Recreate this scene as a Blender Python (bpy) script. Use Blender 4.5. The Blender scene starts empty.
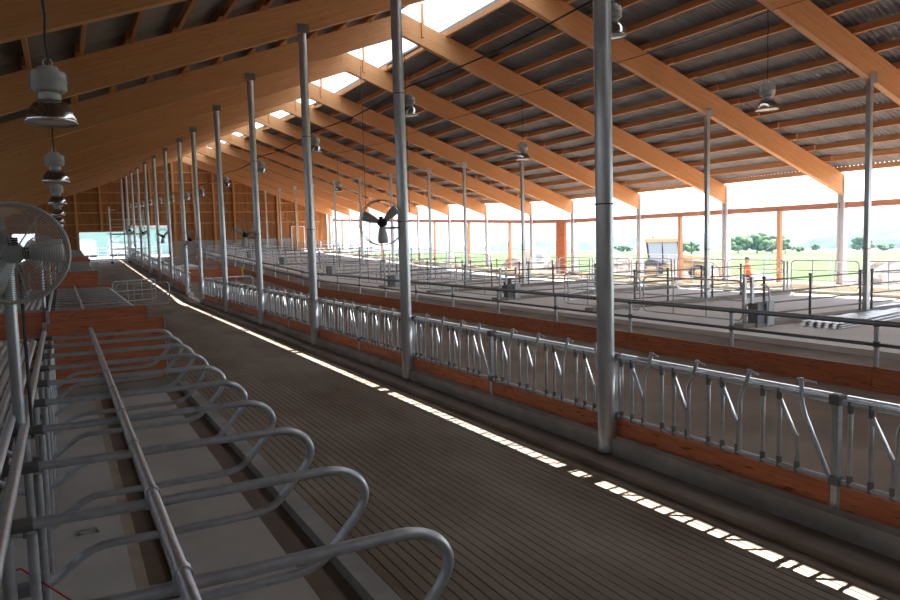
import bpy, math, random
from mathutils import Vector, Matrix, noise
random.seed(7)
S = bpy.context.scene
COL = S.collection

# ------------------------------------------------------------------ camera
F_PX, YAW, PITCH, ROLL, CAM_H = 724.78, 0.48948, 0.08247, -0.02828, 2.7496
_f = Vector((math.sin(YAW)*math.cos(PITCH), math.cos(YAW)*math.cos(PITCH), -math.sin(PITCH)))
_r = Vector((math.cos(YAW), -math.sin(YAW), 0)); _u = _r.cross(_f)
_r2 = _r*math.cos(ROLL) + _u*math.sin(ROLL); _u2 = -_r*math.sin(ROLL) + _u*math.cos(ROLL)
cam = bpy.data.cameras.new('camera'); camo = bpy.data.objects.new('camera', cam); COL.objects.link(camo)
cam.sensor_width = 36; cam.lens = F_PX/900*36; cam.clip_end = 6000; cam.clip_start = 0.05
camo.matrix_world = Matrix(((_r2.x, _u2.x, -_f.x, 0), (_r2.y, _u2.y, -_f.y, 0), (_r2.z, _u2.z, -_f.z, CAM_H), (0, 0, 0, 1)))
S.camera = camo

def ray(px, py):
    return _f + _r2*((px-450)/F_PX) + _u2*((300-py)/F_PX)
def at_dist(px, py, dist):
    d = ray(px, py); h = math.hypot(d.x, d.y)
    return Vector((0, 0, CAM_H)) + d*(dist/h)

# ------------------------------------------------------------------ world, sun, exposure
W = bpy.data.worlds.new('sky'); S.world = W; W.use_nodes = True
wn = W.node_tree.nodes; wl = W.node_tree.links
bg = wn['Background']
tc = wn.new('ShaderNodeTexCoord'); sx = wn.new('ShaderNodeSeparateXYZ'); rp = wn.new('ShaderNodeValToRGB')
wl.new(tc.outputs['Generated'], sx.inputs[0]); wl.new(sx.outputs['Z'], rp.inputs[0]); wl.new(rp.outputs[0], bg.inputs[0])
rp.color_ramp.elements[0].position = 0.0; rp.color_ramp.elements[0].color = (0.56, 0.70, 0.77, 1)
rp.color_ramp.elements[1].position = 0.7; rp.color_ramp.elements[1].color = (0.52, 0.70, 0.98, 1)
_e = rp.color_ramp.elements.new(0.10); _e.color = (0.92, 0.96, 1.0, 1)
bg.inputs[1].default_value = 2.2
SUN_TO = Vector((1.0, 0.07, 1.344))
sun = bpy.data.lights.new('sun', 'SUN'); sun.energy = 19.0; sun.angle = math.radians(0.2); sun.color = (1.0, 0.97, 0.93)
suno = bpy.data.objects.new('sun', sun); COL.objects.link(suno)
suno.rotation_euler = SUN_TO.to_track_quat('Z', 'Y').to_euler(); suno.location = (60, 10, 80)
vs = S.view_settings
vs.view_transform = 'Standard'; vs.look = 'None'; vs.gamma = 1; vs.use_curve_mapping = False
vs.exposure = 0.85
S.cycles.use_denoising = True; S.cycles.denoising_prefilter = 'NONE'; S.cycles.use_adaptive_sampling = False
S.cycles.max_bounces = 8; S.cycles.diffuse_bounces = 5; S.cycles.glossy_bounces = 3
S.cycles.transmission_bounces = 5; S.cycles.transparent_max_bounces = 12; S.cycles.volume_bounces = 0
S.cycles.sample_clamp_indirect = 6

# ------------------------------------------------------------------ materials
def new_mat(name):
    m = bpy.data.materials.new(name); m.use_nodes = True
    n = m.node_tree.nodes; b = n['Principled BSDF']
    return m, n, m.node_tree.links, b
def noise_mat(name, c1, c2, scale=4.0, rough=0.85, metal=0.0, bump=0.0, stretch=(1, 1, 1), detail=6.0, lo=0.3, hi=0.7,
              spots=None, spot_scale=3.0, spot_thr=0.12, rnd=0.0, spec=0.3, fine=None, world=False):
    m, n, l, b = new_mat(name)
    t = n.new('ShaderNodeTexCoord'); mp = n.new('ShaderNodeMapping'); mp.inputs['Scale'].default_value = stretch
    l.new(t.outputs['Object'], mp.inputs[0])
    oi = n.new('ShaderNodeObjectInfo'); va = n.new('ShaderNodeVectorMath'); va.operation = 'ADD'
    vm = n.new('ShaderNodeVectorMath'); vm.operation = 'SCALE'; vm.inputs[0].default_value = (17, 31, 11)
    if world:
        gp = n.new('ShaderNodeNewGeometry'); l.new(gp.outputs['Position'], mp.inputs[0]); vm.inputs['Scale'].default_value = 0.0
    else: l.new(oi.outputs['Random'], vm.inputs['Scale'])
    l.new(mp.outputs[0], va.inputs[0]); l.new(vm.outputs[0], va.inputs[1])
    nz = n.new('ShaderNodeTexNoise'); nz.inputs['Scale'].default_value = scale; nz.inputs['Detail'].default_value = detail
    nz.inputs['Roughness'].default_value = 0.62
    l.new(va.outputs[0], nz.inputs['Vector'])
    r = n.new('ShaderNodeValToRGB'); e = r.color_ramp.elements
    e[0].position = lo; e[1].position = hi; e[0].color = (*c1, 1); e[1].color = (*c2, 1)
    l.new(nz.outputs['Fac'], r.inputs[0]); out = r.outputs[0]
    if spots:
        v = n.new('ShaderNodeTexVoronoi'); v.inputs['Scale'].default_value = spot_scale
        mp2 = n.new('ShaderNodeMapping'); mp2.inputs['Scale'].default_value = tuple(0.25+0.75*x for x in stretch) if stretch != (1, 1, 1) else (1, 1, 1)
        l.new(t.outputs['Object'], mp2.inputs[0])
        va2 = n.new('ShaderNodeVectorMath'); va2.operation = 'ADD'
        l.new(mp2.outputs[0], va2.inputs[0]); l.new(vm.outputs[0], va2.inputs[1]); l.new(va2.outputs[0], v.inputs['Vector'])
        mr = n.new('ShaderNodeMapRange'); mr.inputs[1].default_value = spot_thr; mr.inputs[2].default_value = spot_thr*0.4
        l.new(v.outputs['Distance'], mr.inputs[0])
        mx = n.new('ShaderNodeMixRGB'); mx.inputs[2].default_value = (*spots, 1)
        l.new(mr.outputs[0], mx.inputs[0]); l.new(out, mx.inputs[1]); out = mx.outputs[0]
    if rnd:
        hs = n.new('ShaderNodeHueSaturation'); ma = n.new('ShaderNodeMapRange')
        ma.inputs[3].default_value = 1-rnd; ma.inputs[4].default_value = 1+rnd
        l.new(oi.outputs['Random'], ma.inputs[0]); l.new(ma.outputs[0], hs.inputs['Value']); l.new(out, hs.inputs['Color']); out = hs.outputs[0]
    l.new(out, b.inputs['Base Color'])
    b.inputs['Roughness'].default_value = rough; b.inputs['Metallic'].default_value = metal
    b.inputs['Specular IOR Level'].default_value = spec
    if bump:
        bp = n.new('ShaderNodeBump'); bp.inputs['Strength'].default_value = bump; bp.inputs['Distance'].default_value = 0.02
        if fine:
            n2 = n.new('ShaderNodeTexNoise'); n2.inputs['Scale'].default_value = fine; l.new(t.outputs['Object'], n2.inputs['Vector'])
            l.new(n2.outputs['Fac'], bp.inputs['Height'])
        else:
            l.new(nz.outputs['Fac'], bp.inputs['Height'])
        l.new(bp.outputs[0], b.inputs['Normal'])
    return m
def plain(name, c, rough=0.6, metal=0.0, spec=0.4):
    m, n, l, b = new_mat(name)
    b.inputs['Base Color'].default_value = (*c, 1); b.inputs['Roughness'].default_value = rough
    b.inputs['Metallic'].default_value = metal; b.inputs['Specular IOR Level'].default_value = spec
    return m
M = {}
M['glulam'] = noise_mat('glulam', (0.52, 0.255, 0.105), (0.66, 0.36, 0.165), 3.0, 0.6, stretch=(0.25, 4, 9), spots=(0.17, 0.07, 0.025), spot_scale=4.2, spot_thr=0.16, rnd=0.05, spec=0.25)
M['purlin'] = noise_mat('purlin_wood', (0.50, 0.235, 0.10), (0.62, 0.33, 0.155), 3.0, 0.65, stretch=(6, 0.3, 6), rnd=0.10, spec=0.2)
M['roof'] = noise_mat('fibre_cement', (0.20, 0.185, 0.175), (0.27, 0.255, 0.24), 1.6, 0.9, rnd=0.06, spec=0.2)
M['board'] = noise_mat('stained_board', (0.42, 0.125, 0.055), (0.62, 0.225, 0.105), 3.0, 0.6, stretch=(7, 0.6, 7), spots=(0.11, 0.025, 0.015), spot_scale=4.0, spot_thr=0.24, rnd=0.10, spec=0.3)
M['boardx'] = noise_mat('stained_board_across', (0.42, 0.125, 0.055), (0.62, 0.225, 0.105), 3.0, 0.6, stretch=(0.6, 7, 7), spots=(0.11, 0.025, 0.015), spot_scale=4.0, spot_thr=0.24, rnd=0.10, spec=0.3)
M['eavewood'] = noise_mat('eave_timber', (0.46, 0.245, 0.13), (0.60, 0.36, 0.21), 3.0, 0.65, stretch=(6, 6, 0.6), rnd=0.06)
M['cladding'] = noise_mat('gable_cladding', (0.27, 0.115, 0.04), (0.46, 0.215, 0.08), 1.1, 0.75, stretch=(6, 6, 0.25), lo=0.35, hi=0.65)
M['galv'] = noise_mat('galvanised_steel', (0.46, 0.50, 0.54), (0.62, 0.655, 0.69), 14.0, 0.36, metal=0.70, rnd=0.05, spec=0.5)
M['galvcol'] = noise_mat('galvanised_column', (0.48, 0.51, 0.545), (0.63, 0.66, 0.69), 7.0, 0.36, metal=0.70, rnd=0.04, stretch=(1, 1, 0.3), spec=0.5)
M['galvglare'] = noise_mat('galvanised_glare', (0.60, 0.64, 0.69), (0.74, 0.77, 0.81), 7.0, 0.45, metal=0.25, spec=0.5)  # brighter copy of the column zinc, with the open-eave glare put into its colour
M['railwood'] = noise_mat('rail_timber', (0.40, 0.17, 0.105), (0.52, 0.25, 0.165), 3.0, 0.65, stretch=(6, 0.5, 6), rnd=0.06)  # reddish timber, its pale pinkish cast is eave glare put into the colour
M['galvdark'] = plain('dull_zinc', (0.20, 0.21, 0.22), 0.5, 0.5)
M['slat'] = noise_mat('grooved_concrete', (0.175, 0.125, 0.086), (0.350, 0.292, 0.235), 0.55, 0.82, stretch=(1, 0.5, 1), lo=0.30, hi=0.70, rnd=0.05, world=True, bump=0.12, fine=60, spec=0.25)
M['groove'] = plain('groove_bottom', (0.045, 0.032, 0.025), 0.95)
M['walk'] = noise_mat('walkway_concrete', (0.15, 0.115, 0.09), (0.27, 0.225, 0.19), 0.8, 0.85, bump=0.12, fine=40, spec=0.2)
M['curb'] = noise_mat('curb_concrete', (0.26, 0.25, 0.23), (0.42, 0.40, 0.37), 1.6, 0.88, bump=0.15, fine=30, spec=0.2)
M['bed'] = noise_mat('bed_concrete', (0.40, 0.375, 0.345), (0.54, 0.515, 0.48), 0.9, 0.85, bump=0.08, fine=30, spec=0.2)
M['beige'] = noise_mat('beige_mortar', (0.34, 0.27, 0.195), (0.44, 0.36, 0.27), 3.0, 0.9)
M['brown'] = noise_mat('wet_concrete', (0.14, 0.10, 0.075), (0.22, 0.165, 0.125), 1.5, 0.8)
M['alley'] = noise_mat('alley_concrete', (0.165, 0.118, 0.085), (0.265, 0.20, 0.155), 0.7, 0.85, bump=0.1, fine=25, spec=0.2)
M['pen'] = noise_mat('pen_concrete', (0.66, 0.64, 0.61), (0.80, 0.78, 0.75), 0.35, 0.85, spec=0.25)
M['cream'] = noise_mat('cream_wall', (0.50, 0.42, 0.29), (0.60, 0.52, 0.38), 0.8, 0.9)
M['greywall'] = noise_mat('grey_wall', (0.30, 0.30, 0.295), (0.40, 0.40, 0.39), 0.8, 0.9)
M['lampbody'] = plain('lamp_housing', (0.42, 0.43, 0.42), 0.5, 0.2)
M['chrome'] = plain('spun_aluminium', (0.55, 0.55, 0.56), 0.16, 1.0)
M['lampglass'] = plain('lamp_glass', (0.75, 0.77, 0.78), 0.1)
M['rope'] = plain('dark_cable', (0.06, 0.065, 0.07), 0.8)
M['black'] = plain('black_plastic', (0.02, 0.02, 0.022), 0.5)
M['fangrey'] = plain('fan_paint', (0.40, 0.40, 0.39), 0.5, 0.2)
M['fanblade'] = plain('fan_blade', (0.55, 0.57, 0.58), 0.45, 0.3)
M['wire'] = plain('fan_wire', (0.45, 0.44, 0.42), 0.5, 0.3)
M['redcord'] = plain('red_cord', (0.5, 0.04, 0.03), 0.7)
M['box'] = plain('trough_panel', (0.50, 0.56, 0.60), 0.5, 0.2)
M['rubber'] = plain('rubber', (0.03, 0.03, 0.032), 0.8)
M['sheetmetal'] = plain('bright_sheet', (0.66, 0.68, 0.70), 0.35, 0.6)
M['earth'] = noise_mat('rubble', (0.09, 0.07, 0.055), (0.26, 0.22, 0.185), 2.2, 0.95, bump=0.8, lo=0.4, hi=0.6)
M['orange'] = plain('orange_fabric', (0.75, 0.16, 0.04), 0.8)
M['skin'] = plain('skin', (0.45, 0.25, 0.16), 0.6)
M['navy'] = plain('dark_trousers', (0.03, 0.035, 0.05), 0.85)
M['yellow'] = plain('faded_yellow_paint', (0.50, 0.38, 0.20), 0.6)
M['glass'] = plain('cab_glass', (0.30, 0.42, 0.48), 0.08, 0.0, 0.8)
M['bark'] = plain('bark', (0.09, 0.06, 0.04), 0.9)
M['leaf'] = noise_mat('foliage', (0.045, 0.085, 0.025), (0.10, 0.16, 0.045), 0.6, 0.8, rnd=0.15)
M['forest'] = noise_mat('forest', (0.014, 0.026, 0.016), (0.028, 0.045, 0.024), 0.05, 0.9)
M['white'] = plain('white_paint', (0.75, 0.75, 0.73), 0.6)
M['greenwall'] = plain('pale_green_cladding', (0.17, 0.28, 0.25), 0.6)
M['whitebox'] = plain('off_white_paint', (0.38, 0.39, 0.39), 0.6)
M['tape'] = plain('yellow_tape', (0.7, 0.6, 0.03), 0.5)
m, n, l, b = new_mat('ridge_polycarbonate'); n.remove(b)
tr = n.new('ShaderNodeBsdfTranslucent'); tr.inputs[0].default_value = (0.32, 0.335, 0.35, 1)
df = n.new('ShaderNodeBsdfDiffuse'); df.inputs[0].default_value = (0.7, 0.72, 0.73, 1)
mx = n.new('ShaderNodeMixShader'); mx.inputs[0].default_value = 0.3
l.new(tr.outputs[0], mx.inputs[1]); l.new(df.outputs[0], mx.inputs[2]); l.new(mx.outputs[0], n['Material Output'].inputs[0]); M['poly'] = m
# ground cover outside: earth by the barn, green field, stubble further off
m, n, l, b = new_mat('ground_cover')
g = n.new('ShaderNodeNewGeometry'); s3 = n.new('ShaderNodeSeparateXYZ'); l.new(g.outputs['Position'], s3.inputs[0])
nz = n.new('ShaderNodeTexNoise'); nz.inputs['Scale'].default_value = 0.35; nz.inputs['Detail'].default_value = 8
l.new(g.outputs['Position'], nz.inputs['Vector'])
ad = n.new('ShaderNodeMath'); ad.operation = 'MULTIPLY_ADD'; ad.inputs[1].default_value = 8; l.new(nz.outputs['Fac'], ad.inputs[0]); l.new(s3.outputs['X'], ad.inputs[2])
mr = n.new('ShaderNodeMapRange'); mr.inputs[1].default_value = 47; mr.inputs[2].default_value = 50; l.new(ad.outputs[0], mr.inputs[0])
er = n.new('ShaderNodeValToRGB'); er.color_ramp.elements[0].color = (0.20, 0.075, 0.04, 1); er.color_ramp.elements[1].color = (0.28, 0.15, 0.09, 1)
l.new(nz.outputs['Fac'], er.inputs[0])
gr = n.new('ShaderNodeValToRGB'); gr.color_ramp.elements[0].color = (0.048, 0.096, 0.024, 1); gr.color_ramp.elements[1].color = (0.066, 0.118, 0.032, 1)
n2 = n.new('ShaderNodeTexNoise'); n2.inputs['Scale'].default_value = 0.03; l.new(g.outputs['Position'], n2.inputs['Vector']); l.new(n2.outputs['Fac'], gr.inputs[0])
mix = n.new('ShaderNodeMixRGB'); l.new(mr.outputs[0], mix.inputs[0]); l.new(er.outputs[0], mix.inputs[1]); l.new(gr.outputs[0], mix.inputs[2])
mr2 = n.new('ShaderNodeMapRange'); mr2.inputs[1].default_value = 276; mr2.inputs[2].default_value = 282; l.new(s3.outputs['X'], mr2.inputs[0])
mix2 = n.new('ShaderNodeMixRGB'); l.new(mr2.outputs[0], mix2.inputs[0]); l.new(mix.outputs[0], mix2.inputs[1]); mix2.inputs[2].default_value = (0.15, 0.115, 0.065, 1)
l.new(mix2.outputs[0], b.inputs['Base Color']); b.inputs['Roughness'].default_value = 0.95; b.inputs['Specular IOR Level'].default_value = 0.1
M['ground'] = m

# ------------------------------------------------------------------ mesh helpers
class MB:
    def __init__(s): s.v = []; s.f = []; s.sm = []
    def add(s, vs_, fs, smooth=False):
        o = len(s.v); s.v += [tuple(x) for x in vs_]; s.f += [tuple(i+o for i in q) for q in fs]; s.sm += [smooth]*len(fs); return s
    def box(s, x0, x1, y0, y1, z0, z1):
        return s.add([(x0, y0, z0), (x1, y0, z0), (x1, y1, z0), (x0, y1, z0), (x0, y0, z1), (x1, y0, z1), (x1, y1, z1), (x0, y1, z1)],
                     [(0, 3, 2, 1), (4, 5, 6, 7), (0, 1, 5, 4), (1, 2, 6, 5), (2, 3, 7, 6), (3, 0, 4, 7)])
    def cbox(s, c, d): return s.box(c[0]-d[0]/2, c[0]+d[0]/2, c[1]-d[1]/2, c[1]+d[1]/2, c[2]-d[2]/2, c[2]+d[2]/2)
    def tube(s, pts, r, n=8, closed=False, caps=True):
        pts = [Vector(p) for p in pts]; k = len(pts); rings = []; up = None
        for i, p in enumerate(pts):
            if closed: t = (pts[(i+1) % k]-pts[i-1])
            elif i == 0: t = pts[1]-p
            elif i == k-1: t = p-pts[i-1]
            else: t = (pts[i+1]-p).normalized()+(p-pts[i-1]).normalized()
            t.normalize()
            if up is None:
                up = Vector((0, 0, 1)) if abs(t.z) < 0.9 else Vector((1, 0, 0))
            a = t.cross(up).normalized(); up = a.cross(t).normalized()
            rr = r[i] if isinstance(r, (list, tuple)) else r
            rings.append([p + (a*math.cos(2*math.pi*j/n) + up*math.sin(2*math.pi*j/n))*rr for j in range(n)])
        vs_ = [q for ring in rings for q in ring]; fs = []
        for i in range(k if closed else k-1):
            i2 = (i+1) % k
            for j in range(n): fs.append((i*n+j, i*n+(j+1) % n, i2*n+(j+1) % n, i2*n+j))
        s.add(vs_, fs, True)
        if caps and not closed:
            s.add(rings[0], [tuple(range(n))]); s.add(rings[-1], [tuple(reversed(range(n)))])
        return s
    def lathe(s, prof, c=(0, 0, 0), n=20, axis='z'):
        vs_ = []; fs = []
        for (r, h) in prof:
            for j in range(n):
                a = 2*math.pi*j/n; x, y = r*math.cos(a), r*math.sin(a)
                vs_.append((c[0]+x, c[1]+y, c[2]+h) if axis == 'z' else ((c[0]+x, c[1]+h, c[2]+y) if axis == 'y' else (c[0]+h, c[1]+x, c[2]+y)))
        for i in range(len(prof)-1):
            for j in range(n): fs.append((i*n+j, i*n+(j+1) % n, (i+1)*n+(j+1) % n, (i+1)*n+j))
        return s.add(vs_, fs, True)
    def prism(s, poly, a0, a1, axis='y'):
        def P(u, v, w): return (u, w, v) if axis == 'y' else ((w, u, v) if axis == 'x' else (u, v, w))
        k = len(poly)
        s.add([P(u, v, a0) for u, v in poly]+[P(u, v, a1) for u, v in poly],
              [tuple(range(k)), tuple(range(2*k-1, k-1, -1))]+[(i, k+i, k+(i+1) % k, (i+1) % k) for i in range(k)])
        return s
    def mesh(s, name, mat):
        me = bpy.data.meshes.new(name); me.from_pydata(s.v, [], s.f)
        me.polygons.foreach_set('use_smooth', s.sm)
        if mat: me.materials.append(M[mat] if isinstance(mat, str) else mat)
        me.validate(); me.update(); return me
def link(name, data, parent=None, loc=None, rot=None, label=None, kind=None):
    o = bpy.data.objects.new(name, data); COL.objects.link(o)
    if parent: o.parent = parent
    if loc is not None: o.location = loc
    if rot is not None: o.rotation_euler = rot
    if label: o['label'] = label
    if kind: o['kind'] = kind
    return o
def mk(name, mb, mat, parent=None, **k): return link(name, mb.mesh(name, mat), parent, **k)
def tag(o, label, cat, group=None, kind=None):
    o['label'] = label; o['category'] = cat
    if group: o['group'] = group
    if kind: o['kind'] = kind
    return o
def thing(name, label, cat, loc=(0, 0, 0), rot=(0, 0, 0), group=None, kind=None):
    return tag(link(name, None, None, loc, rot), label, cat, group, kind)
def struct(name, label, cat='structure', loc=(0, 0, 0)):
    return thing(name, label, cat, loc, kind='structure')
ORD = ['zeroth', 'first', 'second', 'third', 'fourth', 'fifth', 'sixth', 'seventh', 'eighth', 'ninth', 'tenth', 'eleventh', 'twelfth', 'thirteenth',
       'fourteenth', 'fifteenth', 'sixteenth', 'seventeenth', 'eighteenth', 'nineteenth', 'twentieth', 'twenty-first', 'twenty-second', 'twenty-third', 'twenty-fourth',
       'twenty-fifth', 'twenty-sixth', 'twenty-seventh', 'twenty-eighth', 'twenty-ninth', 'thirtieth']
YK, RISE = 39.0, 0.04
TILT = math.atan(RISE)
def zf(y): return RISE*max(0.0, y-YK)
def tilt(y): return TILT if y >= YK else 0.0
def bent_box(mb, x0, x1, y0, y1, z0, z1):
    ys = [y0] + ([YK] if y0 < YK < y1 else []) + [y1]
    for a, b in zip(ys[:-1], ys[1:]):
        za, zb = zf(a), zf(b)
        mb.add([(x0, a, z0+za), (x1, a, z0+za), (x1, b, z0+zb), (x0, b, z0+zb), (x0, a, z1+za), (x1, a, z1+za), (x1, b, z1+zb), (x0, b, z1+zb)],
               [(0, 3, 2, 1), (4, 5, 6, 7), (0, 1, 5, 4), (1, 2, 6, 5), (2, 3, 7, 6), (3, 0, 4, 7)])
    return mb

RX, RZ, SL = 11.65, 10.33, 0.36           # ridge: underside of rafters
EL, ER = -5.5, 28.9                        # eave lines
CX = 5.96
BAYS = [-4.94, 1.06, 7.06, 13.06, 19.06, 25.06, 31.06, 37.06, 41.66, 47.66, 53.66, 59.66, 65.66, 71.4, 77.2, 83.2]
YG = 84.0; YN = -12.0
RD = 0.82
def rz(x): return RZ - SL*abs(x-RX)        # rafter underside

# ------------------------------------------------------------------ floor
fl = struct('floor', 'grooved grey-brown concrete alley floor running through the barn', 'floor')
mk('slab', bent_box(MB(), 2.08, 5.62, YN, YG, -0.35, -0.112), 'groove', fl)
slat = bent_box(MB(), -0.043, 0.043, YN, YG, -0.115, -0.08).mesh('slat', 'slat')
x = 2.16
while x < 5.56:
    link('slat', slat, fl, loc=(x, 0, 0)); x += 0.1
mk('walkway', bent_box(MB(), 5.58, 5.96, YN, YG, -0.3, 0.0), 'walk', fl)
mk('feed_alley', bent_box(MB(), 6.24, 12.0, YN, YG, -0.3, 0.02), 'alley', fl)
mk('feed_table', bent_box(MB(), 12.05, 14.55, YN, YG, -0.3, 0.12), 'walk', fl)
mk('pen_slab', bent_box(MB(), 14.55, 26.0, YN, YG, -0.3, 0.25), 'pen', fl)
mk('yard_apron', bent_box(MB(), 26.12, 27.3, YN-20, YG+20, -0.6, 0.42), 'pen', fl)
mk('end_apron', MB().box(-8, 27, YG, 112, 1.2, 1.80), 'curb', fl)
mk('far_alley', bent_box(MB(), -5.5, -2.45, YN, YG, -0.3, -0.08), 'walk', fl)
cb = struct('trim_1', 'low grey concrete curb under the headlock fence', 'curb')
for i, (a, b_) in enumerate([(YN, 37.0), (41.4, YG)]):
    mk('curb', bent_box(MB(), 5.95, 6.24, a, b_, -0.3, 0.20), 'curb', cb)
cb2 = struct('trim_2', 'concrete curb along the edge of the cubicle row', 'curb')
BLOCKS = [(1.5, 15.35), (18.75, 32.3), (44.9, 57.0), (60.5, 78.0)]
for a, b_ in BLOCKS:
    mk('curb', bent_box(MB(), 1.92, 2.10, a, b_, -0.3, 0.06), 'curb', cb2)
    mk('curb', bent_box(MB(), -2.45, -2.27, a, b_, -0.3, 0.06), 'curb', cb2)
bd = struct('floor_beds', 'pale concrete cubicle beds with damp brown strips under the stall loops', 'floor')
for a, b_ in BLOCKS:
    mk('bed_base', bent_box(MB(), -2.27, 1.92, a, b_, -0.3, -0.05), 'brown', bd)
    mk('bed_slab', bent_box(MB(), 0.66, 1.60, a, b_, -0.06, 0.0), 'bed', bd)
    mk('bed_slab', bent_box(MB(), -1.95, -1.01, a, b_, -0.06, 0.0), 'bed', bd)
    mk('head_slab', bent_box(MB(), -0.78, 0.36, a, b_, -0.06, 0.03), 'bed', bd)
    mk('mortar_strip', bent_box(MB(), 0.36, 0.46, a, b_, -0.06, 0.025), 'beige', bd)
for (a, b_) in [(15.35, 18.75), (32.3, 44.9), (57.0, 60.5), (78.0, 84.0)]:
    mk('crossing', bent_box(MB(), -2.45, 2.10, a, b_, -0.3, -0.08), 'walk', bd)
mk('near_strip', bent_box(MB(), -2.45, 2.10, YN, 1.5, -0.3, -0.08), 'walk', bd)
for y in [13.06, 19.06, 25.06, 31.06, 37.06, 47.66, 59.66]:
    mk('kerb', MB().box(15.4, 25.3, y-0.22, y+0.22, 0.2+zf(y), 0.36+zf(y)), 'curb', fl)

# ------------------------------------------------------------------ walls
wl_ = struct('wall_left', 'closed timber side wall at the left eave', 'wall')
mk('panel', bent_box(MB(), EL-0.12, EL, YN, YG, -0.3, 4.6), 'brown', wl_)
wn_ = struct('wall_near', 'timber gable behind the viewpoint', 'wall')
mk('panel', MB().prism([(EL, -0.3), (ER, -0.3), (ER, 5.0), (RX, 11.2), (EL, 5.0)], YN-0.12, YN), 'brown', wn_)
wr = struct('wall_right', 'low cream concrete wall closing the pens on the open side', 'wall')
for i in range(30):
    y = -8+i*3.1
    if y > 82: break
    mk('panel', bent_box(MB(), 26.0, 26.16, y, min(y+3.09, YG), 0.2, 0.60), 'cream', wr)
# far gable
wg = struct('wall_far', 'brown vertical board gable wall at the far end of the barn', 'wall')
zg = zf(YG)
OPEN = [(-4.2, -2.2, 0, 4.55), (1.75, 6.3, 0, 4.6), (6.65, 10.35, 0, 5.2)]
mb = MB(); x = EL
rnd = random.Random(3)
while x < ER-0.6:
    w = 0.22; z0 = 1.6; t = rnd.uniform(0, 0.012)
    for (a, b_, p, q) in OPEN:
        if x+w > a+0.02 and x < b_-0.02: z0 = q
    z1 = rz(x+w/2)+zg+0.8
    mb.box(x, x+w-0.02, YG+0.10-t, YG+0.14, z0, z1); x += w
mk('cladding', mb, 'cladding', wg, kind='stuff')
zz = lambda x: rz(x)+zg+0.75
for poly in ([(EL, 1.6), (-4.2, 1.6), (-4.2, zz(-4.2)), (EL, zz(EL))], [(-4.2, 4.55), (-2.2, 4.55), (-2.2, zz(-2.2)), (-4.2, zz(-4.2))], [(-2.2, 1.6), (1.75, 1.6), (1.75, zz(1.75)), (-2.2, zz(-2.2))],
             [(1.75, 4.6), (6.3, 4.6), (6.3, zz(6.3)), (1.75, zz(1.75))], [(6.3, 1.6), (6.65, 1.6), (6.65, zz(6.65)), (6.3, zz(6.3))], [(6.65, 5.2), (10.35, 5.2), (10.35, zz(10.35)), (6.65, zz(6.65))],
             [(10.35, 1.6), (ER-0.6, 1.6), (ER-0.6, zz(ER-0.6)), (RX, zz(RX)), (10.35, zz(10.35))]):
    mk('sheathing', MB().prism(poly, YG+0.15, YG+0.2), 'cladding', wg)
for x in (-4.9, -2.1, 1.6, 3.9, 6.5, 8.8, 11.1, 13.2, 15.3, 17.5, 20.0, 22.4, 24.7, 28.6):
    z0 = 1.7
    for (a, b_, p, q) in OPEN:
        if a+0.1 < x < b_-0.1: z0 = q
    mk('stud', MB().box(x-0.11, x+0.11, YG-0.2, YG+0.10, z0, rz(x)+zg+0.1), 'glulam', wg)
for z in (5.4, 6.6, 7.6, 8.7, 9.8, 10.9):
    h = (RZ+zg-z)/SL
    mk('rail', MB().box(max(EL, RX-h), min(ER-1.5, RX+h), YG-0.06, YG+0.10, z-0.06, z+0.06), 'glulam', wg)
for (a, b_, p, q) in OPEN:
    mk('lintel', MB().box(a-0.1, b_+0.1, YG-0.16, YG+0.12, q, q+0.22), 'boardx', wg)
for x0, x1, z0, z1 in [(14.5, 18.5, 5.4, 8.3), (18.5, 22.5, 4.9, 7.0), (22.6, 25, 4.9, 6.0), (-2, 1.5, 4.0, 5.4)]:
    mk('brace', MB().tube([(x0, YG, z1), (x1, YG, z0)], 0.04, 6), 'eavewood', wg)
mk('concrete_base', MB().box(10.6, 24.9, YG-0.05, YG+0.2, 1.6, 3.5), 'greywall', wg)
# ------------------------------------------------------------------ roof
ce = struct('ceiling', 'pitched roof of glulam rafters, purlins and grey corrugated fibre cement', 'roof')
def rafter_mesh(side):
    # length along local x, drawn in a frame rotated to the slope; depth measured vertically RD
    ang = math.atan(SL); c, s_ = math.cos(ang), math.sin(ang)
    Ln = (ER-0.1-RX) if side > 0 else (RX-EL)
    pts = [(0, 0), (Ln, -SL*Ln), (Ln, -SL*Ln+RD), (0, RD)]
    loc = [(u*c - v*s_, u*s_ + v*c) for u, v in pts]
    mb = MB(); mb.prism(loc, -0.1, 0.1, 'y'); return mb.mesh('rafter', 'glulam')
RMESH = rafter_mesh(1); LMESH = rafter_mesh(-1)
for i, y in enumerate(BAYS):
    if y < 0: continue
    ang = math.atan(SL)
    link('rafter', RMESH, ce, loc=(RX, y, RZ+zf(y)), rot=(0, ang, 0))
    o = link('rafter', LMESH, ce, loc=(RX, y, RZ+zf(y)), rot=(0, ang, math.pi))
    if i > 1:
        mk('ridge_plate', MB().cbox((RX, y-0.105, RZ+zf(y)+0.42), (0.5, 0.01, 0.3)), 'glulam', ce)
PX_R = [13.52 + 1.07*k for k in range(15)]
PX_L = [11.35 - 1.07*k for k in range(16)]
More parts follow.
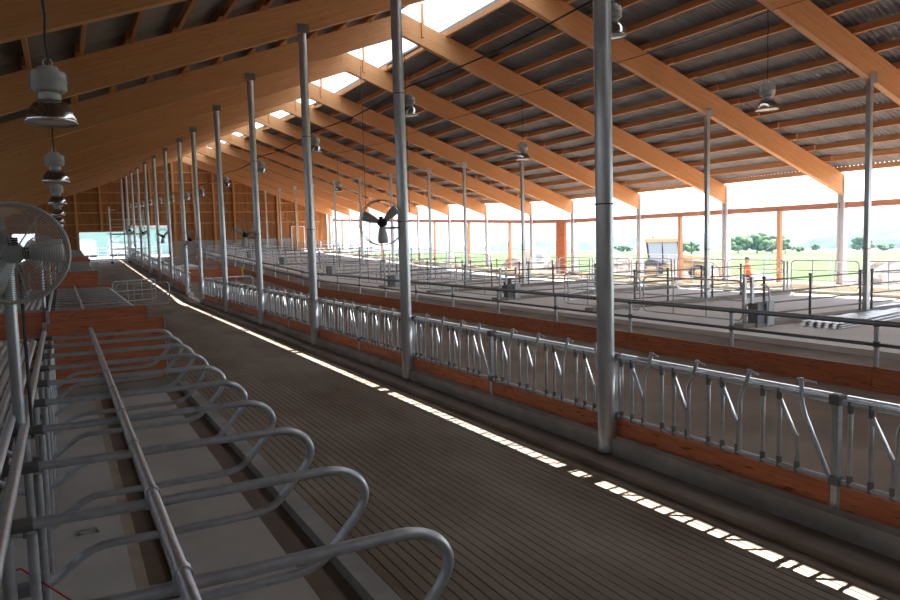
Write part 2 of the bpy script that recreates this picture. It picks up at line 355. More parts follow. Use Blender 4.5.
def purlin_piece(x, y0, y1, off):
    zt = rz(x)+RD
    mb = MB(); za, zb = zf(y0), zf(y1)
    h = 0.20; w = 0.045
    mb.add([(x+off-w, y0, zt+za), (x+off+w, y0, zt+za), (x+off+w, y1, zt+zb), (x+off-w, y1, zt+zb),
            (x+off-w, y0, zt+za+h), (x+off+w, y0, zt+za+h), (x+off+w, y1, zt+zb+h), (x+off-w, y1, zt+zb+h)],
           [(0, 3, 2, 1), (4, 5, 6, 7), (0, 1, 5, 4), (1, 2, 6, 5), (2, 3, 7, 6), (3, 0, 4, 7)])
    return mb
rest = MB()
for bi in range(len(BAYS)-1):
    y0, y1 = BAYS[bi], BAYS[bi+1]
    if bi == 0: y0 = YN
    off = 0.046 if bi % 2 else -0.046
    for x in PX_L+PX_R:
        p = purlin_piece(x, y0-0.45 if bi else y0, y1+0.45, off)
        if 2 <= bi <= 11: mk('purlin', p, 'purlin', ce)
        else: rest.add(p.v, p.f)
mk('purlins', rest, 'purlin', ce, kind='stuff')
def sheet(xa, xb, y0, y1):
    mb = MB(); per = 0.177; npt = max(2, int((y1-y0)/per*6)); vs_ = []
    for i in range(npt+1):
        y = y0+(y1-y0)*i/npt; wv = 0.052*math.sin(2*math.pi*y/per)
        for x in (xa, xb): vs_.append((x, y, rz(x)+RD+0.255+zf(y)+wv))
    mb.add(vs_, [(2*i, 2*i+1, 2*i+3, 2*i+2) for i in range(npt)], True); return mb
S_R = 13.47
for bi in range(len(BAYS)-1):
    y0, y1 = (YN if bi == 0 else BAYS[bi]), (BAYS[bi+1] if bi < len(BAYS)-2 else YG+0.5)
    mk('roof_sheet', sheet(S_R, 28.6, y0, y1), 'roof', ce)
    mk('roof_sheet', sheet(11.6, EL-0.3, y0, y1), 'roof', ce)
    # translucent ridge cap over the vent opening, its right lip standing clear of the sheets
    mb = MB(); prof = []
    zL = rz(11.45)+RD+0.27; zR = 10.965
    for k in range(9):
        t = k/8; xx = 11.45+(13.38-11.45)*t
        prof.append((xx, zL*(1-t)+zR*t + 0.42*math.sin(math.pi*t)**0.8))
    vs_ = []
    for (yy) in (y0, y1):
        for xx, zz in prof: vs_.append((xx, yy, zz+zf(yy)))
    mb.add(vs_, [(k, k+1, 10+k, 9+k) for k in range(8)], True)
    mk('ridge_cap', mb, 'poly', ce)
    if bi >= 2:
        for yy in (y0,):
            for xx in (12.45,):
                mk('ridge_post', MB().box(xx-0.05, xx+0.05, yy-0.16, yy-0.10, rz(xx)+0.3+zf(yy), rz(xx)+RD+0.75+zf(yy)), 'purlin', ce)
            mk('ridge_tie', MB().box(RX-0.03, RX+0.03, yy+0.12, yy+0.16, rz(RX)+zf(yy), rz(RX)+RD+0.3+zf(yy)), 'galvdark', ce)
mk('ridge_purlin', bent_box(MB(), 13.47, 13.51, YN, YG, rz(13.5)+RD+0.0, rz(13.5)+RD+0.10), 'purlin', ce)
mk('sun_strip_edge', bent_box(MB(), 13.46, 13.56, YN, YG, 10.70, 10.80), 'galvdark', ce)  # straight bar added at the vent to trim the sun strip falling on the alley

# ------------------------------------------------------------------ steel columns
def col_mesh(r, h, n=20): return MB().tube([(0, 0, 0), (0, 0, h)], r, n).mesh('shaft', 'galvcol')
main_h = rz(CX)+0.05
MSH = col_mesh(0.108, main_h)
BRK = MB().box(-0.16, 0.16, -0.125, -0.115, -0.06, 0.17).box(-0.12, 0.12, -0.12, 0.12, -0.03, 0.0).mesh('top_bracket', 'galvdark')
FOOT = MB().tube([(0, 0, 0), (0, 0, 0.03)], 0.125, 20).mesh('foot_collar', 'galvdark')
TIE = MB().tube([(0.112*math.cos(a*math.pi/8), 0.112*math.sin(a*math.pi/8), 0) for a in range(16)], 0.008, 5, closed=True).mesh('cable_tie', 'black')
k = 0
for y in BAYS:
    if y < 7: continue
    k += 1
    t = thing('steel_column', f'tall round galvanised steel column beside the sunlit alley, {ORD[k]} from the viewpoint', 'column', (CX, y, zf(y)), group='columns along the feed fence')
    link('shaft', MSH, t); link('top_bracket', BRK, t, loc=(0, 0, main_h)); link('foot_collar', FOOT, t)
    if k in (1, 2, 3, 4, 6): link('cable_tie', TIE, t, loc=(0, 0, 3.14)); link('cable_tie', TIE, t, loc=(0, 0, 5.6))
mid_h = rz(20.9)-0.25
QSH = MB().box(-0.07, 0.07, -0.07, -0.055, 0, mid_h).box(-0.07, 0.07, 0.055, 0.07, 0, mid_h).box(-0.012, 0.012, -0.06, 0.06, 0, mid_h).box(-0.075, -0.06, -0.06, 0.06, 0, mid_h).mesh('shaft', 'galvcol')
QBR = MB().box(-0.16, 0.16, -0.115, -0.105, -0.1, 0.22).mesh('top_bracket', 'galvcol')
k = 0
for y in BAYS:
    if y < 13: continue
    k += 1
    t = thing('pen_column', f'slim galvanised column rising between the pens, {ORD[k]} from the viewpoint', 'column', (20.9, y, 0.25+zf(y)), group='slim columns among the pens')
    link('shaft', QSH, t); link('top_bracket', QBR, t, loc=(0, 0, mid_h)); link('cable_tie', TIE, t, loc=(0, 0, 1.9))
eh = rz(28.75)+RD-0.05-0.4
ESH = MB().box(-0.15, 0.15, -0.15, -0.13, 0, eh).box(-0.15, 0.15, 0.13, 0.15, 0, eh).box(-0.01, 0.01, -0.13, 0.13, 0, eh).mesh('shaft', 'galvglare')
EPL = MB().box(-0.19, 0.19, -0.19, 0.19, 0, 0.02).mesh('base_plate', 'galvcol')
EST = MB().tube([(0.0, 0.1, eh-0.15), (0, 0.62, eh-0.38)], 0.02, 6).mesh('knee_brace', 'galv')
k = 0
for y in BAYS:
    if y < 7: continue
    k += 1
    t = thing('eave_column', f'galvanised H-section column at the open eave, {ORD[k]} from the viewpoint', 'column', (28.8, y, 0.42+zf(y)), group='columns along the open eave')
    link('shaft', ESH, t); link('base_plate', EPL, t); link('knee_brace', EST, t)
k = 0
for i in range(2, len(BAYS)-1):
    y0, y1 = BAYS[i], BAYS[i+1]; k += 1
    t = thing('eave_rail', f'reddish timber rail between eave columns, {ORD[k]} bay from the viewpoint', 'beam', (28.8, y0, zf(y0)), (math.atan2(zf(y1)-zf(y0), y1-y0), 0, 0), group='timber rails at the open eave')
    mk('rail', MB().box(-0.06, 0.06, 0.1, y1-y0-0.1, 3.62, 3.86), 'railwood', t)
    wide = (i == 7)
    ym = (y1-y0)/2 - (0.9 if wide else 0)
    w = 0.46 if wide else 0.09
    mk('post', MB().box(-0.09, 0.09, ym-w, ym+w, 0.3, 3.64), 'eavewood' if not wide else 'board', t, label='wide reddish timber post' if wide else None)
    if i in (3, 4):
        mk('bracing_wire', MB().tube([(0.05, 0.2, 4.1), (0.05, y1-y0-0.2, 0.6)], 0.012, 5), 'galv', t)

# ------------------------------------------------------------------ headlock feed fence
def panel_parts(L):
    """meshes in a local frame: x across, y along (far end at y=L), z up"""
    P = []
    P.append(('top_rail', MB().tube([(0, 0.04, 1.20), (0, L-0.06, 1.20)], 0.026, 8).mesh('top_rail', 'galv'), (0, 0, 0)))
    P.append(('top_rail', MB().tube([(0.065, 0.04, 1.235), (0.065, L-0.06, 1.235)], 0.022, 8).mesh('lock_rail', 'galv'), (0, 0, 0)))
    P.append(('bottom_rail', MB().tube([(0, 0.04, 0.465), (0, L-0.06, 0.465)], 0.027, 8).mesh('bottom_rail', 'galv'), (0, 0, 0)))
    P.append(('kick_board', MB().box(-0.025, 0.025, 0.055, L-0.055, 0.215, 0.43).mesh('kick_board', 'board'), (0, 0, 0)))
    bar = MB().tube([(0, 0, 0.465), (0, 0, 1.20)], 0.021, 8).mesh('bar', 'galv')
    short = MB().tube([(0, 0, 0.465), (0, 0, 0.80)], 0.019, 8).mesh('short_bar', 'galv')
    diag = MB().tube([(0.0, 0, 1.13), (-0.015, -0.195, 0.79)], 0.021, 8).mesh('locking_bar', 'galv')
    hand = MB().tube([(-0.03, 0.0, 0.50), (-0.03, 0.0, 1.02), (-0.03, -0.01, 1.07), (-0.02, -0.11, 1.33), (-0.01, -0.115, 1.36)], 0.021, 8).tube([(0.0, -0.06, 1.345), (0.0, -0.2, 1.315)], 0.012, 6).mesh('release_bar', 'galv')
    hand2 = MB().tube([(-0.03, -0.30, 0.49), (-0.03, -0.05, 1.02), (-0.02, -0.01, 1.12), (-0.01, 0.01, 1.36)], 0.021, 8).tube([(0.0, 0.06, 1.345), (0.0, -0.14, 1.33)], 0.012, 6).mesh('release_bar', 'galv')
    n = max(1, round((L-0.25)/0.70)); pit = (L-0.22)/n
    sl = []; SLV = MB().tube([(0, 0, -0.05), (0, 0, 0.06)], 0.029, 8).mesh('sleeve', 'galvdark')
    for q in range(n):
        s = 0.13+q*pit
        for d in (0, 0.19):
            P.append(('bar', bar, (0, L-s-d, 0))); sl += [(0, L-s-d, 0.485), (0, L-s-d, 1.16)]
        P.append(('short_bar', short, (0, L-s-0.385, 0))); sl.append((0, L-s-0.385, 0.485))
        P.append(('locking_bar', diag, (0, L-s-0.19, 0)))
        P.append(('release_bar', (hand, hand2)[q % 4 == 3], (0, L-s-0.44, 0)))
    for q in sl: P.append(('sleeve', SLV, q))
    P.append(('post', MB().box(-0.03, 0.03, -0.032, 0.032, 0.12, 1.27).mesh('post', 'galv'), (0, 0, 0)))
    PC = MB().box(-0.045, 0.045, -0.05, 0.05, -0.04, 0.05).mesh('post_clamp', 'galvdark')
    P += [('post_clamp', PC, (0, 0, 0.465)), ('post_clamp', PC, (0, 0, 1.21))]
    return P
cache = {}
segs = []
for i in range(1, len(BAYS)-1):
    y0, y1 = BAYS[i], BAYS[i+1]
    if y0 == 37.06: continue
    h = (y1-y0)/2; segs += [(y0, h), (y0+h, h)]
for i, (y, L) in enumerate(segs):
    L = round(L, 2)
    if L not in cache: cache[L] = panel_parts(L)
    t = thing('headlock_panel', f'galvanised headlock feed fence panel above an orange kick board, {ORD[i+1]} along from the viewpoint', 'fence', (6.1, y, zf(y)), (tilt(y), 0, 0), group='headlock panels of the feed fence')
    for nm, me, lc in cache[L]:
        if not (nm == 'sleeve' and y > 32): link(nm, me, t, loc=lc)

# ------------------------------------------------------------------ cubicle rows
HX = -0.36
LOOP_PTS = [(0.0, 1.27), (0.5, 1.265), (1.2, 1.265), (1.72, 1.265), (1.83, 1.262), (1.93, 1.235), (2.01, 1.18), (2.055, 1.10), (2.05, 1.02), (2.0, 0.935),
            (1.93, 0.86), (1.80, 0.72), (1.73, 0.665), (1.64, 0.635), (1.52, 0.625), (0.9, 0.62), (0.55, 0.625), (0.46, 0.615), (0.38, 0.585), (0.30, 0.53), (0.17, 0.435), (0.06, 0.40)]
def smooth(p, k=4):
    out = []
    for i in range(len(p)-1):
        a, b_, c, d = p[max(0, i-1)], p[i], p[i+1], p[min(len(p)-1, i+2)]
        for q in range(k):
            t = q/k
            out.append(tuple(0.5*(2*b_[j]+(c[j]-a[j])*t+(2*a[j]-5*b_[j]+4*c[j]-d[j])*t*t+(3*b_[j]-a[j]-3*c[j]+d[j])*t**3) for j in range(2)))
    return out+[p[-1]]
LOOP_PTS = LOOP_PTS[:3]+smooth(LOOP_PTS[3:15])+smooth(LOOP_PTS[15:])
LOOP = MB().tube([(x, 0, z) for x, z in LOOP_PTS], 0.031, 12).mesh('loop', 'galv')
SPOST = MB().tube([(0.0, 0, 0.0), (0.0, 0, 1.20)], 0.034, 10).mesh('post', 'galv')
SPOST2 = MB().tube([(0.12, 0.0, 0.0), (0.12, 0.0, 1.22)], 0.028, 10).mesh('brace_post', 'galv')
CLAMP = MB().box(-0.07, 0.10, -0.05, 0.05, 0.38, 0.45).mesh('clamp', 'galvdark')
BOLT = MB().tube([(-0.02, 0, 1.27), (0.13, 0, 1.27)], 0.040, 10).mesh('rail_bracket', 'galvdark')
NCL = MB().tube([(0.74, -0.03, 1.325), (0.74, 0.03, 1.325)], 0.043, 12).tube([(0.70, 0, 1.27), (0.78, 0, 1.27)], 0.041, 12).mesh('neck_rail_clamp', 'galv')
BLK = [[2.09+1.2*i for i in range(11)], [19.7+1.2*i for i in range(11)], [45.6+1.2*i for i in range(10)], [61.2+1.2*i for i in range(14)]]
BN = ['nearest', 'second', 'third', 'farthest']
for bi, ys in enumerate(BLK):
    for side in (1, -1):
        for i, y in enumerate(ys):
            if side < 0 and (bi > 1 or y < 4): continue
            sd = 'alley-side' if side > 0 else 'left-hand'
            t = thing('stall_divider', f'bent galvanised stall loop in the {BN[bi]} cubicle block, {ORD[i+1]} on its {sd} row', 'stall divider', (HX, y, zf(y)), (0, 0, 0 if side > 0 else math.pi), group='cubicle stall dividers')
            link('loop', LOOP, t)
            if side > 0 and i % 2 == 0: link('post', SPOST, t)
            if side > 0: link('brace_post', SPOST2, t); link('clamp', CLAMP, t)
            link('rail_bracket', BOLT, t)
            link('neck_rail_clamp', NCL, t)
    y0, y1 = ys[0]-0.5, ys[-1]+0.62
    ty = (math.atan(RISE) if y0 > YK else 0)
    tag(mk('head_rail', MB().tube([(0, 0, 0), (0, y1-y0, 0)], 0.038, 10), 'galv', loc=(HX, y0, 1.31+zf(y0)), rot=(ty, 0, 0)), f'long galvanised head rail down the middle of the {BN[bi]} cubicle block', 'rail')
    tag(mk('neck_rail', MB().tube([(0, 0, 0), (0, y1-y0, 0)], 0.034, 10), 'galv', loc=(0.38, y0, 1.325+zf(y0)), rot=(ty, 0, 0)), f'galvanised neck rail across the alley-side loops of the {BN[bi]} cubicle block', 'rail')
    if bi < 2:
        tag(mk('neck_rail', MB().tube([(0, 0, 0), (0, y1-y0, 0)], 0.034, 10), 'galv', loc=(-1.1, y0, 1.325+zf(y0)), rot=(ty, 0, 0)), f'galvanised neck rail across the left-hand loops of the {BN[bi]} cubicle block', 'rail')
# board partitions closing the blocks
for i, (y, x1, z0, z1) in enumerate([(15.4, 1.72, 0.16, 1.40), (18.7, 1.72, 0.16, 1.40), (32.35, 1.72, 0.16, 1.36), (44.95, 1.75, 0.2, 1.36), (57.1, 1.75, 0.2, 1.45), (60.4, 1.75, 0.2, 1.45)]):
    t = thing('board_partition', f'reddish-orange plank partition across the cubicle row, {ORD[i+1]} from the viewpoint', 'partition', (0, y, zf(y)), group='plank partitions')
    nb = 5; h = (z1-z0)/nb
    for q in range(nb):
        mk('plank', MB().box(-2.3, x1, -0.025, 0.025, z0+q*h+0.004, z0+(q+1)*h-0.004), 'boardx', t)
    mk('end_channel', MB().box(x1, x1+0.02, -0.04, 0.04, 0.0, z1+0.02), 'galv', t)
    for px in (HX, -1.6):
        mk('post', MB().box(px-0.035, px+0.035, -0.10, -0.03, 0.0, z1+0.03), 'galv', t)
    mk('curb', MB().box(-2.3, x1+0.1, -0.10, 0.10, -0.2, z0), 'curb', t)

# pipes stored on the left-hand loops
for k in range(7):
    x = HX-0.09-0.088*k
    tag(mk('stored_pipe', MB().tube([(0, 0, 0), (0, 8.0, 0)], 0.036, 10), 'galv', loc=(x, 4.6-0.22*(k % 3)+0.1*k, 1.385)), f'long galvanised pipe stored on the near left loops, {ORD[k+1]} from the fan post', 'pipe', 'pipes stored on the nearest loops')
for k in range(9):
    x = HX-0.22-0.125*k
    tag(mk('stored_pipe', MB().tube([(0, 0, 0), (0, 5.2, 0)], 0.04, 8), 'galv', loc=(x, 19.0+0.05*(k % 2), 1.40)), f'galvanised pipe stored behind the second plank partition, {ORD[k+1]} from its post', 'pipe', 'pipes stored beyond the partitions')
tag(mk('string_line', MB().tube([(HX-0.9, 4.9, 0.80), (HX+0.02, 5.02, 0.83), (0.2, 4.6, 0.45), (0.72, 4.15, 0.05), (1.3, 3.7, 0.02)], 0.006, 5), 'redcord'), 'thin red cord stretched across the nearest cubicle bed', 'cord')
tag(mk('floor_drain', MB().box(-0.09, 0.09, -0.06, -0.045, 0, 0.025).box(-0.09, 0.09, 0.045, 0.06, 0, 0.025).box(-0.09, -0.075, -0.06, 0.06, 0, 0.025).box(0.075, 0.09, -0.06, 0.06, 0, 0.025), 'bed', loc=(0.06, 7.7, 0.025)), 'small rectangular recess frame in the concrete between the loops', 'drain')

# ------------------------------------------------------------------ fans
def fan_meshes(R, wires):
    D = {}
    circ = lambda r, y, n=48: [(r*math.cos(2*math.pi*a/n), y, r*math.sin(2*math.pi*a/n)) for a in range(n)]
    D['ring'] = MB().tube(circ(R, -0.10), 0.016 if wires else 0.010, 6, closed=True).mesh('guard_ring', 'wire')
    D['ring2'] = MB().tube(circ(R, 0.10), 0.016 if wires else 0.010, 6, closed=True).mesh('guard_ring', 'wire')
    w = MB()
    nr = wires
    for k in range(1, nr):
        r = R*k/nr; y = -0.10-0.05*(1-(k/nr)**2)
        w.tube(circ(r, y, 40), 0.0028, 3, closed=True)
        w.tube(circ(r, -y, 40), 0.0028, 3, closed=True)
    for a in range(8 if wires else 6):
        an = 2*math.pi*a/(8 if wires else 6)+0.2
        for sg in (-1, 1):
            w.tube([(0.08*math.cos(an), sg*0.14, 0.08*math.sin(an)), (R*0.6*math.cos(an), sg*0.135, R*0.6*math.sin(an)), (R*math.cos(an), sg*0.10, R*math.sin(an))], 0.004 if wires else 0.003, 4)
    D['wires'] = w.mesh('guard_wires', 'wire')
    b = MB(); vs_ = []; N = 8
    for i in range(N+1):
        t = i/N; r = 0.07+(R*0.93-0.07)*t; hw = 0.062+0.045*math.sin(t*2.2); tw = math.radians(46-22*t)
        for sgn in (-1, 1):
            vs_.append((r, sgn*hw*math.sin(tw), sgn*hw*math.cos(tw)))
    o = len(vs_); vs_ += [(x, y+0.006, z) for x, y, z in vs_]
    fs = [(2*i, 2*i+1, 2*i+3, 2*i+2) for i in range(N)]+[(o+2*i, o+2*i+2, o+2*i+3, o+2*i+1) for i in range(N)]
    fs += [(2*i, 2*i+2, o+2*i+2, o+2*i) for i in range(N)]+[(2*i+1, o+2*i+1, o+2*i+3, 2*i+3) for i in range(N)]+[(0, o, o+1, 1), (2*N, 2*N+1, o+2*N+1, o+2*N)]
    b.add(vs_, fs, True); D['blade'] = b.mesh('blade', 'fanblade')
    D['hub'] = MB().lathe([(0, -0.10), (0.075, -0.09), (0.085, -0.05), (0.085, 0.16), (0.06, 0.18), (0, 0.18)], n=20, axis='y').mesh('motor_hub', 'fangrey' if wires else 'black')
    D['box'] = MB().box(-0.035, 0.035, -0.12, -0.05, 0.06, 0.12).box(0.06, 0.11, -0.13, -0.05, -0.05, 0.04).mesh('terminal_box', 'black')
    return D
FN = fan_meshes(0.395, 22); FC = fan_meshes(0.43, 0)
def fan(D, loc, rotz, angs, label, group, post=None, arm=None):
    t = thing('barn_fan', label, 'fan', loc, (0, 0, rotz), group=group)
    link('guard_ring', D['ring'], t); link('guard_ring', D['ring2'], t); link('guard_wires', D['wires'], t, kind='stuff'); link('motor_hub', D['hub'], t)
    link('terminal_box', D['box'], t, kind='stuff')
    for a in angs: link('blade', D['blade'], t, rot=(0, -math.radians(a), 0))
    if post: mk('post', MB().tube([(0, 0.10, -post), (0, 0.10, -0.10)], 0.046, 12), 'galvcol', t, loc=(-0.045, 0.0, 0)); mk('post_cap', MB().tube([(0, 0.10, -0.12), (0, 0.10, -0.07)], 0.056, 12), 'galv', t, loc=(-0.045, 0, 0)); mk('cable_conduit', MB().tube([(0.04, 0.14, -post+0.1), (0.04, 0.14, -0.1)], 0.014, 6), 'rope', t)
    if arm: mk('arm', MB().tube([(0, 0.16, -0.1), (arm[0]*0.6, 0.16+arm[1]*0.5, -0.10), (arm[0], arm[1], -0.10)], 0.022, 8), 'galvdark', t)
    return t
fan(FN, (-0.340, 6.81, 2.745), math.radians(4), (2, 124, 238), 'large caged fan on a post above the nearest cubicles', 'fans on posts over the cubicles', post=1.65)
fan(FN, (-0.42, 21.0, 2.74), math.radians(4), (30, 135, 255), 'caged fan on a post, second in the cubicle row, seen through the nearest fan', 'fans on posts over the cubicles', post=1.6)
fan(FN, (-0.44, 36.0, 2.74), math.radians(4), (10, 130, 250), 'farthest caged fan on a post over the cubicles', 'fans on posts over the cubicles', post=2.7)
for i, (y, dx, ag) in enumerate([(13.06, -0.47, (42, 158, 272)), (25.06, -0.42, (150, 30, 262)), (37.06, -0.40, (100, 215, 330)), (47.66, -0.40, (40, 150, 265)), (59.66, -0.4, (20, 125, 230)), (71.4, -0.4, (85, 205, 320))]):
    c, s_ = math.cos(math.radians(-32)), math.sin(math.radians(-32))
    wx, wy = -dx-0.1, 0.0
    fan(FC, (CX+dx, y-0.05, 3.12+zf(y)), math.radians(-32), ag, f'ring-guarded fan bracketed to a tall steel column, {ORD[i+1]} from the viewpoint', 'fans on the steel columns', arm=(wx*c+wy*s_, -wx*s_+wy*c))

# ------------------------------------------------------------------ lamps
L_BODY = MB().lathe([(0, 0.47), (0.075, 0.47), (0.08, 0.445), (0.085, 0.43), (0.125, 0.43), (0.135, 0.41), (0.135, 0.36), (0.142, 0.355), (0.142, 0.345), (0.135, 0.34), (0.135, 0.285), (0.12, 0.265), (0.075, 0.26), (0, 0.26)], n=12).mesh('ballast_housing', 'lampbody')
L_NECK = MB().lathe([(0.07, 0.265), (0.085, 0.25), (0.085, 0.205), (0.075, 0.195)], n=16).mesh('neck', 'lampbody')
L_SHADE = MB().lathe([(0.078, 0.20), (0.11, 0.185), (0.15, 0.14), (0.178, 0.09), (0.192, 0.035), (0.197, 0.01), (0.19, 0.008), (0.172, 0.085), (0.14, 0.135), (0.06, 0.18)], n=28).mesh('shade', 'chrome')
L_RIM = MB().tube([(0.197*math.cos(a*math.pi/14), 0.197*math.sin(a*math.pi/14), 0.008) for a in range(28)], 0.007, 5, closed=True).mesh('rim', 'lampbody')
L_GLASS = MB().lathe([(0, 0.0), (0.12, 0.004), (0.19, 0.014)], n=24).mesh('lens', 'lampglass')
L_RIB = MB().box(-0.146, 0.146, -0.012, 0.012, 0.28, 0.435).mesh('housing_rib', 'lampbody')
L_HOOK = MB().tube([(0.035*math.cos(a*math.pi/8), 0, 0.505+0.035*math.sin(a*math.pi/8)) for a in range(16)], 0.006, 5, closed=True).mesh('hook', 'galv')
def lamp(x, y, z, ztop, label, group, sc=1.0, rope=0.012):
    t = thing('pendant_lamp', label, 'lamp', (x, y, z), group=group); t.scale = (sc, sc, sc)
    link('ballast_housing', L_BODY, t); link('neck', L_NECK, t); link('shade', L_SHADE, t); link('rim', L_RIM, t); link('lens', L_GLASS, t); link('hook', L_HOOK, t); link('housing_rib', L_RIB, t)
    if ztop: mk('hanging_cable', MB().tube([(0.006*math.cos(i*1.3), 0.006*math.sin(i*1.3), 0.52+(ztop-z-0.52)*i/24) for i in range(25)], rope, 5), 'rope', t)
k = 0
for y in BAYS:
    if 7 < y < 62:
        k += 1; lamp(0.0, y, 3.82+zf(y), rz(0)+zf(y), f'grey high-bay lamp hanging on a cable over the cubicles, {ORD[k]} from the viewpoint', 'lamps over the cubicle row')
k = 0
for y in BAYS:
    if 6 < y < 80:
        k += 1; lamp(6.25, y+0.15, 5.22+zf(y), None, f'bright metal high-bay lamp beside a steel column top cable, {ORD[k]} along the feed fence', 'lamps along the feed fence', sc=0.85)
for k, (y, xx) in enumerate([(13.2, 16.7), (25.0, 16.9), (37.06, 17.0), (47.7, 17.0)]):
    lamp(xx, y, 5.93+zf(y), rz(xx)+zf(y)+0.5, f'bell-shaped high-bay lamp hanging over the pens, {ORD[k+1]} from the viewpoint', 'lamps over the pens', sc=1.45, rope=0.008)
# power cable slung along the feed-fence lamps
pts = []
for y in BAYS:
    if y > 5:
        for q in range(4):
            yy = y+0.15+1.5*q
            if yy < 80: pts.append((6.25, yy, 5.80-0.10*math.sin(math.pi*q/4)+zf(yy)))
tag(mk('power_cable', MB().tube(pts, 0.014, 5), 'rope'), 'dark power cable slung from lamp to lamp along the feed fence', 'cable')
pts = [(16.7, y, rz(16.7)-0.14-0.08*(i % 2)+zf(y)) for i, y in enumerate([7.06, 10, 13.06, 16, 19.06, 22, 25.06, 28, 31.06, 34, 37.06, 39.4, 41.66, 44.7, 47.66])]
tag(mk('lighting_cable', MB().tube([(x, y-0.12, z+0.1) for x, y, z in pts], 0.012, 5), 'rope'), 'dark cable strung under the rafters above the pens', 'cable')
for (x, y, zt, lb) in [(12.0, 30.2, 7.6, 'thin dark cable dropping from the roof to the timber-curbed rail fence'), (12.4, 26.5, 7.5, 'thin dark cable hanging from the roof left of the second column')]:
    tag(mk('drop_cable', MB().tube([(x, y, 1.2), (x, y, rz(x)+0.2)], 0.012, 5), 'rope'), lb, 'cable')

# ------------------------------------------------------------------ rail fence on the red curb board (x = 12)
RPOST = MB().tube([(0, 0, 0.0), (0, 0, 1.22)], 0.04, 10).mesh('post', 'galv')
RCLAMP = MB().tube([(0, 0, -0.05), (0, 0, 0.05)], 0.055, 10).mesh('clamp', 'galvdark')
ys = [1.3+3.0*k for k in range(25)]
for k, y in enumerate(ys):
    if y < 3: continue
    L = 3.0; mt = RFB = None
    t = thing('rail_fence', f'two-pipe rail on a red curb board, {ORD[k]} length from the viewpoint', 'fence', (12.0, y, zf(y)), (tilt(y), 0, 0), group='rail fence lengths along the red curb board')
    link('post', RPOST, t); link('clamp', RCLAMP, t, loc=(0, 0, 1.15)); link('clamp', RCLAMP, t, loc=(0, 0, 0.80))
    if 'rf' not in cache:
        cache['rf'] = (MB().tube([(-0.06, 0, 0), (-0.06, L, 0)], 0.03, 8).mesh('rail', 'galvdark'), MB().box(-0.03, 0.03, 0.005, L-0.005, 0.02, 0.42).mesh('curb_board', 'board'))
    link('rail', cache['rf'][0], t, loc=(0, 0, 1.15)); link('rail', cache['rf'][0], t, loc=(0, 0, 0.80)); link('rail', cache['rf'][0], t, loc=(0.12, 0, 1.17))
    link('curb_board', cache['rf'][1], t, loc=(-0.08, 0, 0))

# ------------------------------------------------------------------ pens on the right
PP = MB().tube([(0, 0, 0), (0, 0, 1.27)], 0.036, 10).tube([(0, 0, 1.25), (0, 0, 1.30)], 0.05, 10).mesh('post', 'galvdark')
PW = MB().box(-0.04, 0.04, -0.035, 0.035, 0, 1.28).box(-0.05, 0.05, -0.045, 0.045, 1.28, 1.31).mesh('end_post', 'galv')
def divider(y, xs, ends, label):
    t = thing('pen_divider', label, 'fence', (0, y, 0.25+zf(y)), group='pipe dividers between the pens')
    for x in xs: link('post', PP, t, loc=(x, 0, 0))
    for x in ends: link('end_post', PW, t, loc=(x, 0, 0))
    a = min(xs+ends); b_ = max(xs+ends)
    for z in (0.30, 0.58, 0.86, 1.20):
        mk('rail', MB().tube([(a, 0, z), (b_, 0, z)], 0.022, 8), 'galvdark', t)
def gate_parts(L, H, nr, r=0.024, ups=2):
    c = 0.16; pts = []
    for (cy, cz, a0) in [(L-c, H-c, 0), (c, H-c, 90), (c, c, 180), (L-c, c, 270)]:
        for q in range(5):
            a = math.radians(a0+q*22.5); pts.append((0, cy+c*math.cos(a), cz+c*math.sin(a)))
    P = [('frame', MB().tube(pts, r, 8, closed=True).mesh('frame', 'galv'), (0, 0, 0))]
    rail = MB().tube([(0, 0.0, 0), (0, L, 0)], r*0.85, 8).mesh('rail', 'galv')
    for q in range(1, nr-1): P.append(('rail', rail, (0, 0, H*q/(nr-1))))
    up = MB().tube([(0, 0, 0), (0, 0, H)], r*0.8, 8).mesh('upright', 'galv')
    for q in range(1, ups+1): P.append(('upright', up, (0, L*q/(ups+1), 0)))
    return P
def gate(parts, loc, rotz, label, group, ty=0.0, cat='gate', name='pen_gate'):
    t = thing(name, label, cat, loc, (ty, 0, rotz), group=group)
    for nm, me, lc in parts: link(nm, me, t, loc=lc)
    return t
G4 = gate_parts(3.7, 1.05, 5); G27 = gate_parts(2.75, 1.12, 4, ups=2)
TR = [13.06, 25.06, 37.06, 47.66, 59.66, 71.4]
MID = [19.06, 31.06, 41.66, 53.66, 65.66, 77.2]
